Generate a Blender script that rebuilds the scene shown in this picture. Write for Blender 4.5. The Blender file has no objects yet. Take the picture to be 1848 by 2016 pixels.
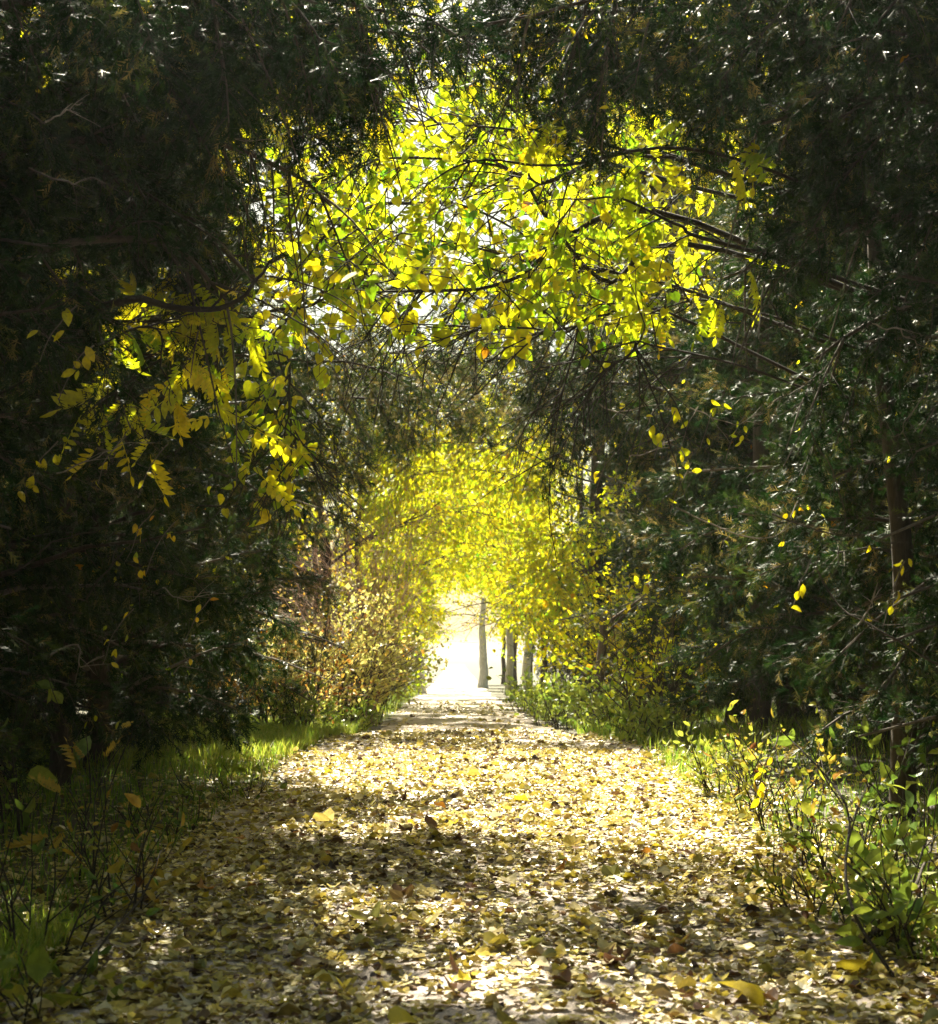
import bpy, math
import numpy as np
from mathutils import Vector
R = math.radians
S = bpy.context.scene
COL = S.collection
PI = math.pi
HAZE = 0.00032

# ------------------------------------------------------------------ camera, sky, sun, exposure
EYE = (0.0, 0.0, 1.38)
PITCH = 5.04
FPX = 3200.0                       # focal length in pixels of the 1848 px wide photograph
cam = bpy.data.cameras.new("camera")
cam.sensor_fit = 'HORIZONTAL'; cam.sensor_width = 36.0
cam.lens = 36.0 * FPX / 1848.0
cam.clip_start = 0.1; cam.clip_end = 3000
cam.dof.use_dof = True; cam.dof.focus_distance = 10.5; cam.dof.aperture_fstop = 5.6
co = bpy.data.objects.new("camera", cam); COL.objects.link(co)
co.location = EYE; co.rotation_euler = (R(90 + PITCH), 0, 0)
S.camera = co

SUN_EL, SUN_AZ = 51.0, -14.0       # azimuth measured clockwise from +Y (negative = to the left)
w = bpy.data.worlds.new("World"); S.world = w; w.use_nodes = True
nt = w.node_tree; bg = nt.nodes["Background"]
sky = nt.nodes.new("ShaderNodeTexSky"); sky.sky_type = 'NISHITA'; sky.sun_disc = False
sky.sun_elevation = R(SUN_EL); sky.sun_rotation = R(SUN_AZ); sky.dust_density = 2.0
wm = nt.nodes.new("ShaderNodeMix"); wm.data_type = 'RGBA'; wm.blend_type = 'MULTIPLY'; wm.inputs[0].default_value = 1.0
wm.inputs[7].default_value = (1.0, .90, .62, 1)      # warm tint multiplied over the sky light, as a white balance
nt.links.new(sky.outputs[0], wm.inputs[6]); nt.links.new(wm.outputs[2], bg.inputs[0]); bg.inputs[1].default_value = 0.05
sl = bpy.data.lights.new("sun", 'SUN'); sl.energy = 5.0; sl.angle = R(0.55); sl.color = (1.0, 0.93, 0.74)
so = bpy.data.objects.new("sun", sl); COL.objects.link(so)
sd = Vector((math.sin(R(SUN_AZ)) * math.cos(R(SUN_EL)), math.cos(R(SUN_AZ)) * math.cos(R(SUN_EL)), math.sin(R(SUN_EL))))
so.rotation_euler = sd.to_track_quat('Z', 'Y').to_euler()
S.view_settings.view_transform = 'Standard'; S.view_settings.look = 'None'
S.view_settings.gamma = 1.0; S.view_settings.exposure = 2.2
S.cycles.max_bounces = 7; S.cycles.diffuse_bounces = 3; S.cycles.transmission_bounces = 5
S.cycles.glossy_bounces = 2; S.cycles.transparent_max_bounces = 6; S.cycles.volume_bounces = 0
S.cycles.sample_clamp_indirect = 4.0
S.cycles.use_denoising = True

# ------------------------------------------------------------------ ground height
def g(x, y):
    x = np.asarray(x, float); y = np.asarray(y, float)
    ys = [-30, 0, 15.5, 17.5, 20, 24, 29, 40, 70, 120, 3000]; zs = [-1.1, 0, .574, .52, .44, .42, .41, .34, .18, .1, .1]
    c = (np.interp(y - .8, ys, zs) + np.interp(y, ys, zs) + np.interp(y + .8, ys, zs)) / 3
    e = np.clip((np.abs(x) - 1.9) / 2.5, 0, 1)
    near = np.exp(-(y / 60.0) ** 2)
    return c + near * (e * (0.10 * np.sin(x * 1.3 + y * .7) + 0.08 * np.sin(y * 1.1 - x * .9)) + 0.10 * e
                       + (1 - e) * 0.012 * np.sin(y * 2.3 + x * 3.1) + 0.02 * (1 - e) * np.cos(x * 1.9))
def gf(x, y): return float(g(x, y))
def P(px, py, Z):                  # point at distance Z (along Y) seen at photo pixel (1848 wide)
    a = (1008 - py) / FPX; t = R(PITCH)
    zz = (math.sin(t) + a * math.cos(t)) / (math.cos(t) - a * math.sin(t))
    dn = 1.0 / (math.cos(t) - a * math.sin(t))
    return np.array([(px - 924) / FPX * Z * dn, Z, EYE[2] + zz * Z])

# ------------------------------------------------------------------ mesh collector
class Geo:
    def __init__(s): s.v = []; s.t = []; s.q = []; s.c = []; s.n = 0; s.mt = []; s.mq = []
    def add(s, v, tris=None, quads=None, tint=None, mi=0):
        v = np.asarray(v, np.float32).reshape(-1, 3)
        if len(v) == 0: return
        s.v.append(v)
        s.c.append(np.full(len(v), .5, np.float32) if tint is None else np.broadcast_to(np.asarray(tint, np.float32), (len(v),)).copy())
        if tris is not None and len(tris): s.t.append(np.asarray(tris, np.int32) + s.n); s.mt.append(np.full(len(tris), mi, np.int32))
        if quads is not None and len(quads): s.q.append(np.asarray(quads, np.int32) + s.n); s.mq.append(np.full(len(quads), mi, np.int32))
        s.n += len(v)
    def mesh(s, name, mats, smooth=False):
        me = bpy.data.meshes.new(name)
        v = np.concatenate(s.v) if s.v else np.zeros((0, 3), np.float32)
        t = np.concatenate(s.t) if s.t else np.zeros((0, 3), np.int32)
        q = np.concatenate(s.q) if s.q else np.zeros((0, 4), np.int32)
        me.vertices.add(len(v)); me.vertices.foreach_set("co", v.ravel())
        li = np.concatenate([t.ravel(), q.ravel()]).astype(np.int32)
        me.loops.add(len(li)); me.loops.foreach_set("vertex_index", li)
        ls = np.concatenate([np.arange(len(t)) * 3, len(t) * 3 + np.arange(len(q)) * 4]).astype(np.int32)
        me.polygons.add(len(ls)); me.polygons.foreach_set("loop_start", ls)
        me.polygons.foreach_set("material_index", np.concatenate([np.concatenate(s.mt) if s.mt else np.zeros(0, np.int32), np.concatenate(s.mq) if s.mq else np.zeros(0, np.int32)]).astype(np.int32))
        a = me.attributes.new("tint", 'FLOAT', 'POINT'); a.data.foreach_set("value", np.concatenate(s.c) if s.c else np.zeros(0, np.float32))
        for m in mats: me.materials.append(m)
        me.update(calc_edges=True)
        me.polygons.foreach_set("use_smooth", np.full(len(ls), smooth))
        return me
def link(name, data, parent=None, loc=None):
    o = bpy.data.objects.new(name, data); COL.objects.link(o)
    if parent is not None: o.parent = parent
    if loc is not None: o.location = loc
    return o
def tag(o, label=None, cat=None, group=None, kind=None):
    for k, v in (("label", label), ("category", cat), ("group", group), ("kind", kind)):
        if v: o[k] = v
    return o
def unit(a): return a / np.maximum(np.linalg.norm(a, axis=-1, keepdims=True), 1e-9)

def tube(geo, pts, rad, sides=6, tint=.5, mi=0):
    pts = np.asarray(pts, float); n = len(pts); rad = np.broadcast_to(np.asarray(rad, float), (n,))
    d = unit(np.gradient(pts, axis=0)); up = np.array([0.31, 0.17, .93])
    a = unit(np.cross(d, up)); b = np.cross(d, a)
    th = np.arange(sides) / sides * 2 * PI
    v = pts[:, None] + rad[:, None, None] * (np.cos(th)[None, :, None] * a[:, None] + np.sin(th)[None, :, None] * b[:, None])
    i = np.arange(n - 1)[:, None]; j = np.arange(sides)[None, :]
    q = np.stack([i * sides + j, i * sides + (j + 1) % sides, (i + 1) * sides + (j + 1) % sides, (i + 1) * sides + j], -1).reshape(-1, 4)
    geo.add(v.reshape(-1, 3), quads=q, tint=tint, mi=mi)

def sticks(geo, a, b, r0, r1, tint=.5, mi=0, mid=None):     # many thin three-sided twigs at once
    a = np.asarray(a, float); b = np.asarray(b, float); n = len(a)
    if n == 0: return
    rings = [a, b] if mid is None else [a, mid, b]; rr = [r0, r1] if mid is None else [r0, (np.asarray(r0) + r1) / 2, r1]
    d = unit(b - a); x = unit(np.cross(d, np.array([.3, .2, .93]))); y = np.cross(d, x)
    V = []
    for c, r in zip(rings, rr):
        r = np.broadcast_to(np.asarray(r, float), (n,))[:, None]
        for k in range(3):
            t = k * 2 * PI / 3; V.append(c + r * (math.cos(t) * x + math.sin(t) * y))
    m = len(V); V = np.stack(V, 1).reshape(-1, 3)
    base = (np.arange(n) * m)[:, None, None]
    q = np.array([[s * 3 + k, s * 3 + (k + 1) % 3, s * 3 + 3 + (k + 1) % 3, s * 3 + 3 + k] for s in range(len(rings) - 1) for k in range(3)])
    tt = np.repeat(np.broadcast_to(np.asarray(tint, np.float32), (n,)), m)
    geo.add(V, quads=(q[None] + base).reshape(-1, 4), tint=tt, mi=mi)

def curve(ctrl, n=24, wob=0.0, rng=None):          # Catmull-Rom through control points
    c = np.asarray(ctrl, float); c = np.vstack([2 * c[0] - c[1], c, 2 * c[-1] - c[-2]])
    out = []; m = len(c) - 3
    for u in np.linspace(0, m - 1e-6, n):
        i = int(u); t = u - i; p0, p1, p2, p3 = c[i:i + 4]
        out.append(.5 * ((2 * p1) + (-p0 + p2) * t + (2 * p0 - 5 * p1 + 4 * p2 - p3) * t * t + (-p0 + 3 * p1 - 3 * p2 + p3) * t ** 3))
    out = np.array(out)
    if wob and rng is not None:
        nn = rng.normal(0, wob, out.shape); nn[0] = 0
        out = out + np.stack([np.convolve(nn[:, k], [.3, .5, .3], 'same') for k in range(3)], 1)
    return out

def stamp(geo, tmpl, pos, ydir, nrm, size, tint, mi=0, xs=None):
    """copies of a small leaf shape: pos (n,3), length axis ydir, face normal hint nrm"""
    T, F = tmpl; n = len(pos)
    if n == 0: return
    y = unit(ydir); z = unit(nrm - (nrm * y).sum(-1, keepdims=True) * y); x = np.cross(y, z)
    size = np.broadcast_to(np.asarray(size, float), (n,))[:, None, None]
    xsz = 1.0 if xs is None else np.broadcast_to(np.asarray(xs, float), (n,))[:, None, None]
    V = pos[:, None] + size * (T[None, :, 0:1] * x[:, None] * xsz + T[None, :, 1:2] * y[:, None] + T[None, :, 2:3] * z[:, None])
    k = len(T)
    F = (F[None] + (np.arange(n) * k)[:, None, None]).reshape(-1, 3)
    geo.add(V.reshape(-1, 3), tris=F, tint=np.repeat(tint, k), mi=mi)

# ------------------------------------------------------------------ leaf shapes
def t_cedar(seed):
    r = np.random.default_rng(seed); V = []; F = []
    def blade(p, ang, L, wd, dz):
        d = np.array([math.sin(ang), math.cos(ang), dz]); s = np.array([math.cos(ang), -math.sin(ang), 0]) * wd
        k = len(V); V.extend([p - s, p + s, p + d * L]); F.append([k, k + 1, k + 2])
    blade(np.zeros(3), r.normal(0, .1), 1.0, .05, r.normal(0, .1))
    for i in range(6):
        t = .12 + i * .13; sg = 1 if i % 2 else -1
        blade(np.array([0, t, 0.]), sg * r.uniform(.45, .95), (.55 - .35 * t) * r.uniform(.7, 1.3), .05, r.normal(0, .35))
    return np.array(V, float), np.array(F)
CED = [t_cedar(i) for i in range(5)]
def t_heart(fold=.18, curl=.15):                    # heart-shaped leaf hanging from its stalk
    L = [(0, 0, 0), (0, .5, -.02), (0, 1.02, -curl)]
    o = [(.22, -.12), (.45, .05), (.5, .33), (.36, .62), (.16, .85)]
    V = L + [(x, y, fold * x * 1.6 - curl * y * y) for x, y in o] + [(-x, y, fold * x * 1.6 - curl * y * y) for x, y in o]
    F = []
    for s in (3, 8):
        a = [s, s + 1, s + 2, s + 3, s + 4]
        f = [(0, a[0], a[1]), (0, a[1], 1), (1, a[1], a[2]), (1, a[2], a[3]), (1, a[3], a[4]), (1, a[4], 2)]
        F += f if s == 3 else [(p, r_, q_) for p, q_, r_ in f]
    return np.array(V, float), np.array(F)
def t_oval(wd=.26, fold=.1, curl=.12):
    L = [(0, 0, 0), (0, .5, 0), (0, 1, -curl)]; o = [(wd * .75, .22), (wd, .48), (wd * .7, .76)]
    V = L + [(x, y, fold * x * 2 - curl * y * y) for x, y in o] + [(-x, y, fold * x * 2 - curl * y * y) for x, y in o]
    F = []
    for s in (3, 6):
        f = [(0, s, 1), (s, s + 1, 1), (s + 1, s + 2, 1), (1, s + 2, 2)]
        F += f if s == 3 else [(p, r_, q_) for p, q_, r_ in f]
    return np.array(V, float), np.array(F)
def t_small(wd=.3):                                # four-triangle leaf for far crowns
    return np.array([(0, 0, 0), (wd, .45, .1), (0, 1, -.08), (-wd, .45, .1), (0, .5, 0)], float), np.array([(0, 1, 4), (1, 2, 4), (2, 3, 4), (3, 0, 4)])
def t_pinnate(npair=6, seed=0, drop=1.0):          # compound leaf: rachis with hanging leaflets
    r = np.random.default_rng(seed); V = []; F = []
    ov = t_oval(.22, .1, .15)
    for i in range(npair * 2 + 1):
        t = .12 + .86 * (i // 2) / npair; sg = (-1 if i % 2 else 1)
        if i == npair * 2: ang, t = 0, 1.0
        else: ang = sg * r.uniform(.85, 1.2)
        L = .33 * r.uniform(.8, 1.15) * (1 - .35 * abs(t - .5)); c, s = math.cos(ang), math.sin(ang)
        T = ov[0] * L; k = len(V)
        dr = drop * r.uniform(.5, 1.1) * (0.3 if ang == 0 else 1)
        for x, y, z in T:
            yy = y * math.cos(dr); zz = z - y * math.sin(dr)
            V.append((x * c + yy * s, t - x * s + yy * c, zz - .25 * t * t))
        F += [tuple(a + k for a in f) for f in ov[1]]
    k = len(V)
    ts = np.linspace(0, 1, 6)
    for t in ts: V += [(-.008, t, -.25 * t * t), (.008, t, -.25 * t * t)]
    for i in range(5): a = k + 2 * i; F += [(a, a + 1, a + 3), (a, a + 3, a + 2)]
    return np.array(V, float), np.array(F)
def t_lobed(seed, curl=.5):                         # curled, dried lobed leaf
    r = np.random.default_rng(seed); n = 12; V = [(0, .45, 0.0)]
    ax = r.uniform(0, PI); ca, sa = math.cos(ax), math.sin(ax)
    for i in range(n):
        th = -PI / 2 + i / n * 2 * PI; lob = 1 + .28 * math.cos(5 * (th - PI / 2)) * (1 if i % 2 == 0 else .6)
        rad = .46 * lob * r.uniform(.85, 1.12); x, y = rad * math.cos(th), rad * math.sin(th)
        u = x * ca + y * sa
        V.append((x, y + .45, curl * u * u * 2.2 + r.normal(0, .05)))
    F = [(0, 1 + i, 1 + (i + 1) % n) for i in range(n)]
    return np.array(V, float), np.array(F)
def t_litter(seed, curl):
    r = np.random.default_rng(seed); wd = r.uniform(.24, .42); n = 8; V = [(0, .5, 0.0)]
    ax = r.uniform(0, PI); ca, sa = math.cos(ax), math.sin(ax)
    for i in range(n):
        th = -PI / 2 + i / n * 2 * PI
        x, y = wd * math.cos(th) * r.uniform(.8, 1.15), .5 * math.sin(th) * r.uniform(.85, 1.1)
        u = x * ca + y * sa
        V.append((x, y + .5, curl * u * u * 3 + r.normal(0, .04)))
    F = [(0, 1 + i, 1 + (i + 1) % n) for i in range(n)]
    return np.array(V, float), np.array(F)
HEART = [t_heart(.18, .15), t_heart(.4, .3), t_heart(-.1, .05)]
OVAL = [t_oval(), t_oval(.3, .3, .3), t_oval(.22, .05, .5)]
SMALL = [t_small(.3), t_small(.38)]
PINN = [t_pinnate(6, 1), t_pinnate(7, 2, .7), t_pinnate(5, 3, 1.3)]
LOB = [t_lobed(i, c) for i, c in enumerate((.3, .6, .1, .8))]
LIT = [t_litter(i, c) for i, c in enumerate((.05, .25, .5, .15, .8, -.25))]

# ------------------------------------------------------------------ materials
def mat(name):
    m = bpy.data.materials.new(name); m.use_nodes = True
    return m, m.node_tree, m.node_tree.nodes["Principled BSDF"], m.node_tree.nodes["Material Output"]
def ramp(nt, stops, interp='LINEAR'):
    n = nt.nodes.new("ShaderNodeValToRGB"); n.color_ramp.interpolation = interp
    e = n.color_ramp.elements
    while len(e) < len(stops): e.new(.5)
    for k, (p, c) in enumerate(stops): e[k].position = p; e[k].color = (*c, 1)
    return n
def leaf_mat(name, stops, trans=.5, rough=.5, spec=.5, tsat=1.0, tstops=None, coat=0.0):
    m, nt, bs, out = mat(name)
    at = nt.nodes.new("ShaderNodeAttribute"); at.attribute_name = "tint"
    rp = ramp(nt, stops); nt.links.new(at.outputs["Fac"], rp.inputs[0])
    nz = nt.nodes.new("ShaderNodeTexNoise"); nz.inputs["Scale"].default_value = 38; nz.inputs["Detail"].default_value = 3
    tc = nt.nodes.new("ShaderNodeTexCoord"); nt.links.new(tc.outputs["Object"], nz.inputs["Vector"])
    mr = nt.nodes.new("ShaderNodeMapRange"); mr.inputs[1].default_value = .3; mr.inputs[2].default_value = .7; mr.inputs[3].default_value = .72; mr.inputs[4].default_value = 1.12
    nt.links.new(nz.outputs[0], mr.inputs[0])
    mx = nt.nodes.new("ShaderNodeVectorMath"); mx.operation = 'SCALE'
    nt.links.new(rp.outputs[0], mx.inputs[0]); nt.links.new(mr.outputs[0], mx.inputs[3])
    nt.links.new(mx.outputs[0], bs.inputs["Base Color"])
    bs.inputs["Roughness"].default_value = rough; bs.inputs["Specular IOR Level"].default_value = spec
    if coat: bs.inputs["Coat Weight"].default_value = coat
    if trans > 0:
        tr = nt.nodes.new("ShaderNodeBsdfTranslucent"); ms = nt.nodes.new("ShaderNodeMixShader"); ms.inputs[0].default_value = trans
        if tstops:
            r2 = ramp(nt, tstops); nt.links.new(at.outputs["Fac"], r2.inputs[0]); mx2 = nt.nodes.new("ShaderNodeVectorMath"); mx2.operation = 'SCALE'
            nt.links.new(r2.outputs[0], mx2.inputs[0]); nt.links.new(mr.outputs[0], mx2.inputs[3]); nt.links.new(mx2.outputs[0], tr.inputs[0])
        else: nt.links.new(mx.outputs[0], tr.inputs[0])
        nt.links.new(bs.outputs[0], ms.inputs[1]); nt.links.new(tr.outputs[0], ms.inputs[2]); nt.links.new(ms.outputs[0], out.inputs[0])
    return m
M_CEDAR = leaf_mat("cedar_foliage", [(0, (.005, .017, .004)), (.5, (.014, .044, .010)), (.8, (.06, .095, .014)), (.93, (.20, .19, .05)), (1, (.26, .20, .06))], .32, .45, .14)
M_YEL = leaf_mat("yellow_leaf", [(0, (.12, .26, .02)), (.25, (.34, .46, .03)), (.6, (.62, .56, .03)), (.9, (.70, .52, .03)), (1, (.55, .26, .03))], .62, .42, .5,
                 tstops=[(0, (.12, .30, .01)), (.25, (.42, .58, .01)), (.6, (.80, .74, .01)), (.9, (.86, .66, .01)), (1, (.60, .26, .01))])
M_OCH = leaf_mat("ochre_leaf", [(0, (.52, .54, .10)), (.5, (.76, .68, .22)), (.8, (.72, .46, .07)), (1, (.45, .16, .03))], .5, .45, .4)
M_GRN = leaf_mat("green_leaf", [(0, (.05, .11, .02)), (.5, (.16, .26, .03)), (1, (.42, .46, .05))], .45, .4, .5)
M_WEED = leaf_mat("weed_leaf", [(0, (.07, .13, .02)), (.35, (.22, .30, .03)), (.65, (.50, .46, .05)), (.85, (.60, .40, .05)), (1, (.22, .09, .03))], .45, .55, .35)
M_GRASS = leaf_mat("grass_blade", [(0, (.09, .19, .015)), (.5, (.22, .38, .03)), (1, (.50, .52, .07))], .5, .45, .4)
M_LIT = leaf_mat("fallen_leaf_skin", [(0, (.05, .025, .012)), (.14, (.15, .07, .025)), (.26, (.30, .22, .04)), (.42, (.50, .42, .06)), (.60, (.66, .52, .08)), (.78, (.70, .60, .28)), (1, (.74, .66, .44))], .22, .36, .7)
def bark_mat(name, stops, sc=9):
    m, nt, bs, out = mat(name)
    tc = nt.nodes.new("ShaderNodeTexCoord"); mp = nt.nodes.new("ShaderNodeMapping"); mp.inputs["Scale"].default_value = (1, 1, .18)
    nz = nt.nodes.new("ShaderNodeTexNoise"); nz.inputs["Scale"].default_value = sc * 6; nz.inputs["Detail"].default_value = 6; nz.inputs["Roughness"].default_value = .65
    nt.links.new(tc.outputs["Object"], mp.inputs[0]); nt.links.new(mp.outputs[0], nz.inputs["Vector"])
    at = nt.nodes.new("ShaderNodeAttribute"); at.attribute_name = "tint"
    rp = ramp(nt, stops); nt.links.new(at.outputs["Fac"], rp.inputs[0])
    mr = nt.nodes.new("ShaderNodeMapRange"); mr.inputs[1].default_value = .3; mr.inputs[2].default_value = .7; mr.inputs[3].default_value = .45; mr.inputs[4].default_value = 1.25
    nt.links.new(nz.outputs[0], mr.inputs[0]); mx = nt.nodes.new("ShaderNodeVectorMath"); mx.operation = 'SCALE'
    nt.links.new(rp.outputs[0], mx.inputs[0]); nt.links.new(mr.outputs[0], mx.inputs[3]); nt.links.new(mx.outputs[0], bs.inputs["Base Color"])
    bp = nt.nodes.new("ShaderNodeBump"); bp.inputs["Strength"].default_value = .8; bp.inputs["Distance"].default_value = .02
    nt.links.new(nz.outputs[0], bp.inputs["Height"]); nt.links.new(bp.outputs[0], bs.inputs["Normal"]); bs.inputs["Roughness"].default_value = .85
    return m
M_BARK = bark_mat("bark", [(0, (.018, .013, .010)), (.5, (.07, .05, .035)), (.8, (.22, .18, .14)), (1, (.45, .40, .33))])
M_HAZED = bark_mat("hazed_pale_bark", [(0, (.25, .23, .20)), (1, (.66, .63, .57))])  # pale grey bark, lightened further to paint in haze on far trunks
M_RED = bark_mat("red_twig", [(0, (.12, .04, .02)), (.5, (.36, .16, .10)), (1, (.60, .42, .33))])

def ground_mat(name, stops, scale, bump=.5, fine=140, stone=0.35):
    m, nt, bs, out = mat(name)
    tc = nt.nodes.new("ShaderNodeTexCoord")
    n1 = nt.nodes.new("ShaderNodeTexNoise"); n1.inputs["Scale"].default_value = scale; n1.inputs["Detail"].default_value = 8; n1.inputs["Roughness"].default_value = .7
    n2 = nt.nodes.new("ShaderNodeTexVoronoi"); n2.inputs["Scale"].default_value = fine
    for n in (n1, n2): nt.links.new(tc.outputs["Object"], n.inputs["Vector"])
    rp = ramp(nt, stops); nt.links.new(n1.outputs[0], rp.inputs[0])
    sx = nt.nodes.new("ShaderNodeSeparateXYZ"); nt.links.new(n2.outputs["Color"], sx.inputs[0])
    mr = nt.nodes.new("ShaderNodeMapRange"); mr.inputs[3].default_value = 1 - stone; mr.inputs[4].default_value = 1 + stone
    nt.links.new(sx.outputs[0], mr.inputs[0])
    mx = nt.nodes.new("ShaderNodeVectorMath"); mx.operation = 'SCALE'
    nt.links.new(rp.outputs[0], mx.inputs[0]); nt.links.new(mr.outputs[0], mx.inputs[3]); nt.links.new(mx.outputs[0], bs.inputs["Base Color"])
    ad = nt.nodes.new("ShaderNodeMath"); ad.operation = 'ADD'; nt.links.new(n1.outputs[0], ad.inputs[0])
    ml = nt.nodes.new("ShaderNodeMath"); ml.operation = 'MULTIPLY'; ml.inputs[1].default_value = -.25
    nt.links.new(n2.outputs["Distance"], ml.inputs[0]); nt.links.new(ml.outputs[0], ad.inputs[1])
    bp = nt.nodes.new("ShaderNodeBump"); bp.inputs["Strength"].default_value = bump; bp.inputs["Distance"].default_value = .03
    nt.links.new(ad.outputs[0], bp.inputs["Height"]); nt.links.new(bp.outputs[0], bs.inputs["Normal"]); bs.inputs["Roughness"].default_value = .8
    return m
M_PATH = ground_mat("path_gravel", [(.3, (.34, .27, .23)), (.5, (.50, .42, .36)), (.7, (.60, .53, .46))], 2.4)
M_SOIL = ground_mat("forest_soil", [(.3, (.028, .022, .012)), (.5, (.07, .055, .025)), (.62, (.075, .10, .025)), (.75, (.16, .14, .05))], 3.0, .8, 60)

# ------------------------------------------------------------------ ground, path
def sheet(name, xs, ys, m, dz=0.0, fn=None):
    X, Y = np.meshgrid(xs, ys, indexing='ij')
    if fn is not None: X = fn(X, Y)
    Z = g(X, Y) + dz; nx, ny = X.shape
    i = np.arange(nx - 1)[:, None]; j = np.arange(ny - 1)[None]
    q = np.stack([i * ny + j, (i + 1) * ny + j, (i + 1) * ny + j + 1, i * ny + j + 1], -1).reshape(-1, 4)
    G = Geo(); G.add(np.stack([X, Y, Z], -1).reshape(-1, 3), quads=q)
    o = link(name, G.mesh(name, [m], True)); tag(o, kind='structure'); return o
xs = np.unique(np.concatenate([-np.geomspace(9, 900, 14), np.arange(-9, 9.01, .3), np.geomspace(9, 900, 14)]))
ys = np.unique(np.concatenate([np.arange(-4, 40, .3), np.geomspace(40, 1800, 40), [-12, -40]]))
sheet("ground", xs, ys, M_SOIL)
def path_half(y): return np.interp(y, [0, 8, 15, 17, 20, 25, 45, 80], [1.55, 1.6, 1.45, 1.25, 1.08, 1.02, 1.0, 1.0])
def path_cx(y): return np.interp(y, [0, 15, 22, 40, 80, 200], [0.05, .02, -.12, -.3, -.55, -1.5])
def pfn(X, Y): return path_cx(Y) + X * (path_half(Y) + .09 * np.sin(Y * 2.1 + np.sign(X) * 2) + .05 * np.sin(Y * 5.3 + X * 3))
sheet("path", np.linspace(-1, 1, 15), np.unique(np.concatenate([np.arange(-4, 40, .15), np.arange(40, 220, 3.)])), M_PATH, .012, pfn)

# ------------------------------------------------------------------ cedar builder
CUT = np.random.default_rng(4)
def clear_tunnel(p):
    """True where a point lies inside the pruned passage over the path"""
    x, y, z = p[:, 0], p[:, 1], p[:, 2]
    h = z - g(x, y)
    top = np.interp(y, [0, 6, 9, 14, 18, 24, 40, 60], [3.3, 3.4, 4.2, 4.3, 3.55, 3.3, 3.4, 3.2])
    hw = np.interp(y, [0, 6, 9, 12, 18, 24, 40, 60], [2.6, 2.3, 1.75, 1.5, 1.35, 1.3, 1.3, 1.2])
    cx = path_cx(y); nz_ = .20 * np.sin(3.1 * x + 1.7 * y + .6) + .17 * np.sin(5.3 * x - 2.9 * y + 1) + .10 * np.sin(9.7 * x + 4.1 * z) + CUT.normal(0, .13, len(x))
    top = top + nz_ * 1.1 - .10; hw = hw + nz_ * .55 * np.clip(h - .6, 0, 1)
    u = np.clip(h / top, 0, 1); arch = hw * np.sqrt(np.clip(1 - u ** 5, 0, 1))
    arch = np.where(h < 1.0, arch + .35 * (1 - h), arch)
    return (np.abs(x - cx) < arch) & (h < top)

def limb_pts(p0, d, L, droop, n, rng):
    t = np.linspace(0, 1, n)[:, None]; side = unit(np.cross(d, [0, 0, 1.]))
    bend = rng.normal(0, .12) * L
    p = p0 + d * L * t + np.array([0, 0, -1.]) * droop * L * t ** 2 + side * bend * t ** 2
    return p + np.cumsum(rng.normal(0, .012 * L, (n, 3)), 0) * t

def dress(G, W, pts, L, rng, dens, spray, tl=.34, cut=False, droop=.35, base=.5):
    """dress a limb with twigs and feathery sprays"""
    nt_ = int(L * dens); 
    if nt_ < 2: return
    t = rng.beta(1.5, 1.0, nt_) * .92 + .08
    idx = t * (len(pts) - 1); i0 = np.minimum(idx.astype(int), len(pts) - 2); f = (idx - i0)[:, None]
    a = pts[i0] * (1 - f) + pts[i0 + 1] * f; ld = unit(pts[i0 + 1] - pts[i0])
    rnd = rng.normal(0, 1, (nt_, 3)); rnd -= (rnd * ld).sum(1, keepdims=True) * ld
    td = unit(ld * .75 + unit(rnd) * .95 + np.array([0, 0, -droop]))
    tL = tl * rng.uniform(.5, 1.25, nt_) * (1.15 - .5 * t)
    if cut: k = ~clear_tunnel(a); a, td, tL = a[k], td[k], tL[k]
    if len(a) == 0: return
    b = a + td * tL[:, None] + np.array([0, 0, -.12]) * tL[:, None]
    keep = rng.random(len(a)) < .6
    sticks(W, a[keep], b[keep], .0035, .0012, rng.uniform(.25, .8, keep.sum()) * base * 2 * .8)
    m = 9
    s = rng.uniform(.08, 1.05, (len(a), m)); 
    pos = a[:, None] + td[:, None] * (tL[:, None] * s)[..., None] + np.array([0, 0, -.12]) * (tL[:, None] * s * s)[..., None]
    pos = pos.reshape(-1, 3) + rng.normal(0, .018, (len(a) * m, 3))
    dd = np.repeat(td, m, 0); r2 = rng.normal(0, 1, dd.shape)
    sdir = unit(dd * .9 + r2 * .55 + np.array([0, 0, -.15]))
    tint = np.clip(np.repeat(rng.normal(base, .16, len(a)) + .35 * (rng.random(len(a)) < .10), m) + rng.normal(0, .10, len(a) * m), 0, 1)  # a few twigs tinted lighter at random, painted in as sunlit highlights
    if cut: k = ~clear_tunnel(pos); pos, sdir, tint = pos[k], sdir[k], tint[k]
    which = rng.integers(0, len(CED), len(pos))
    nr = rng.normal(0, 1, pos.shape) + np.array([0, 0, .6])
    sz = spray * rng.uniform(.6, 1.35, len(pos))
    for q in range(len(CED)):
        k = which == q; stamp(G, CED[q], pos[k], sdir[k], nr[k], sz[k], tint[k])

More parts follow.
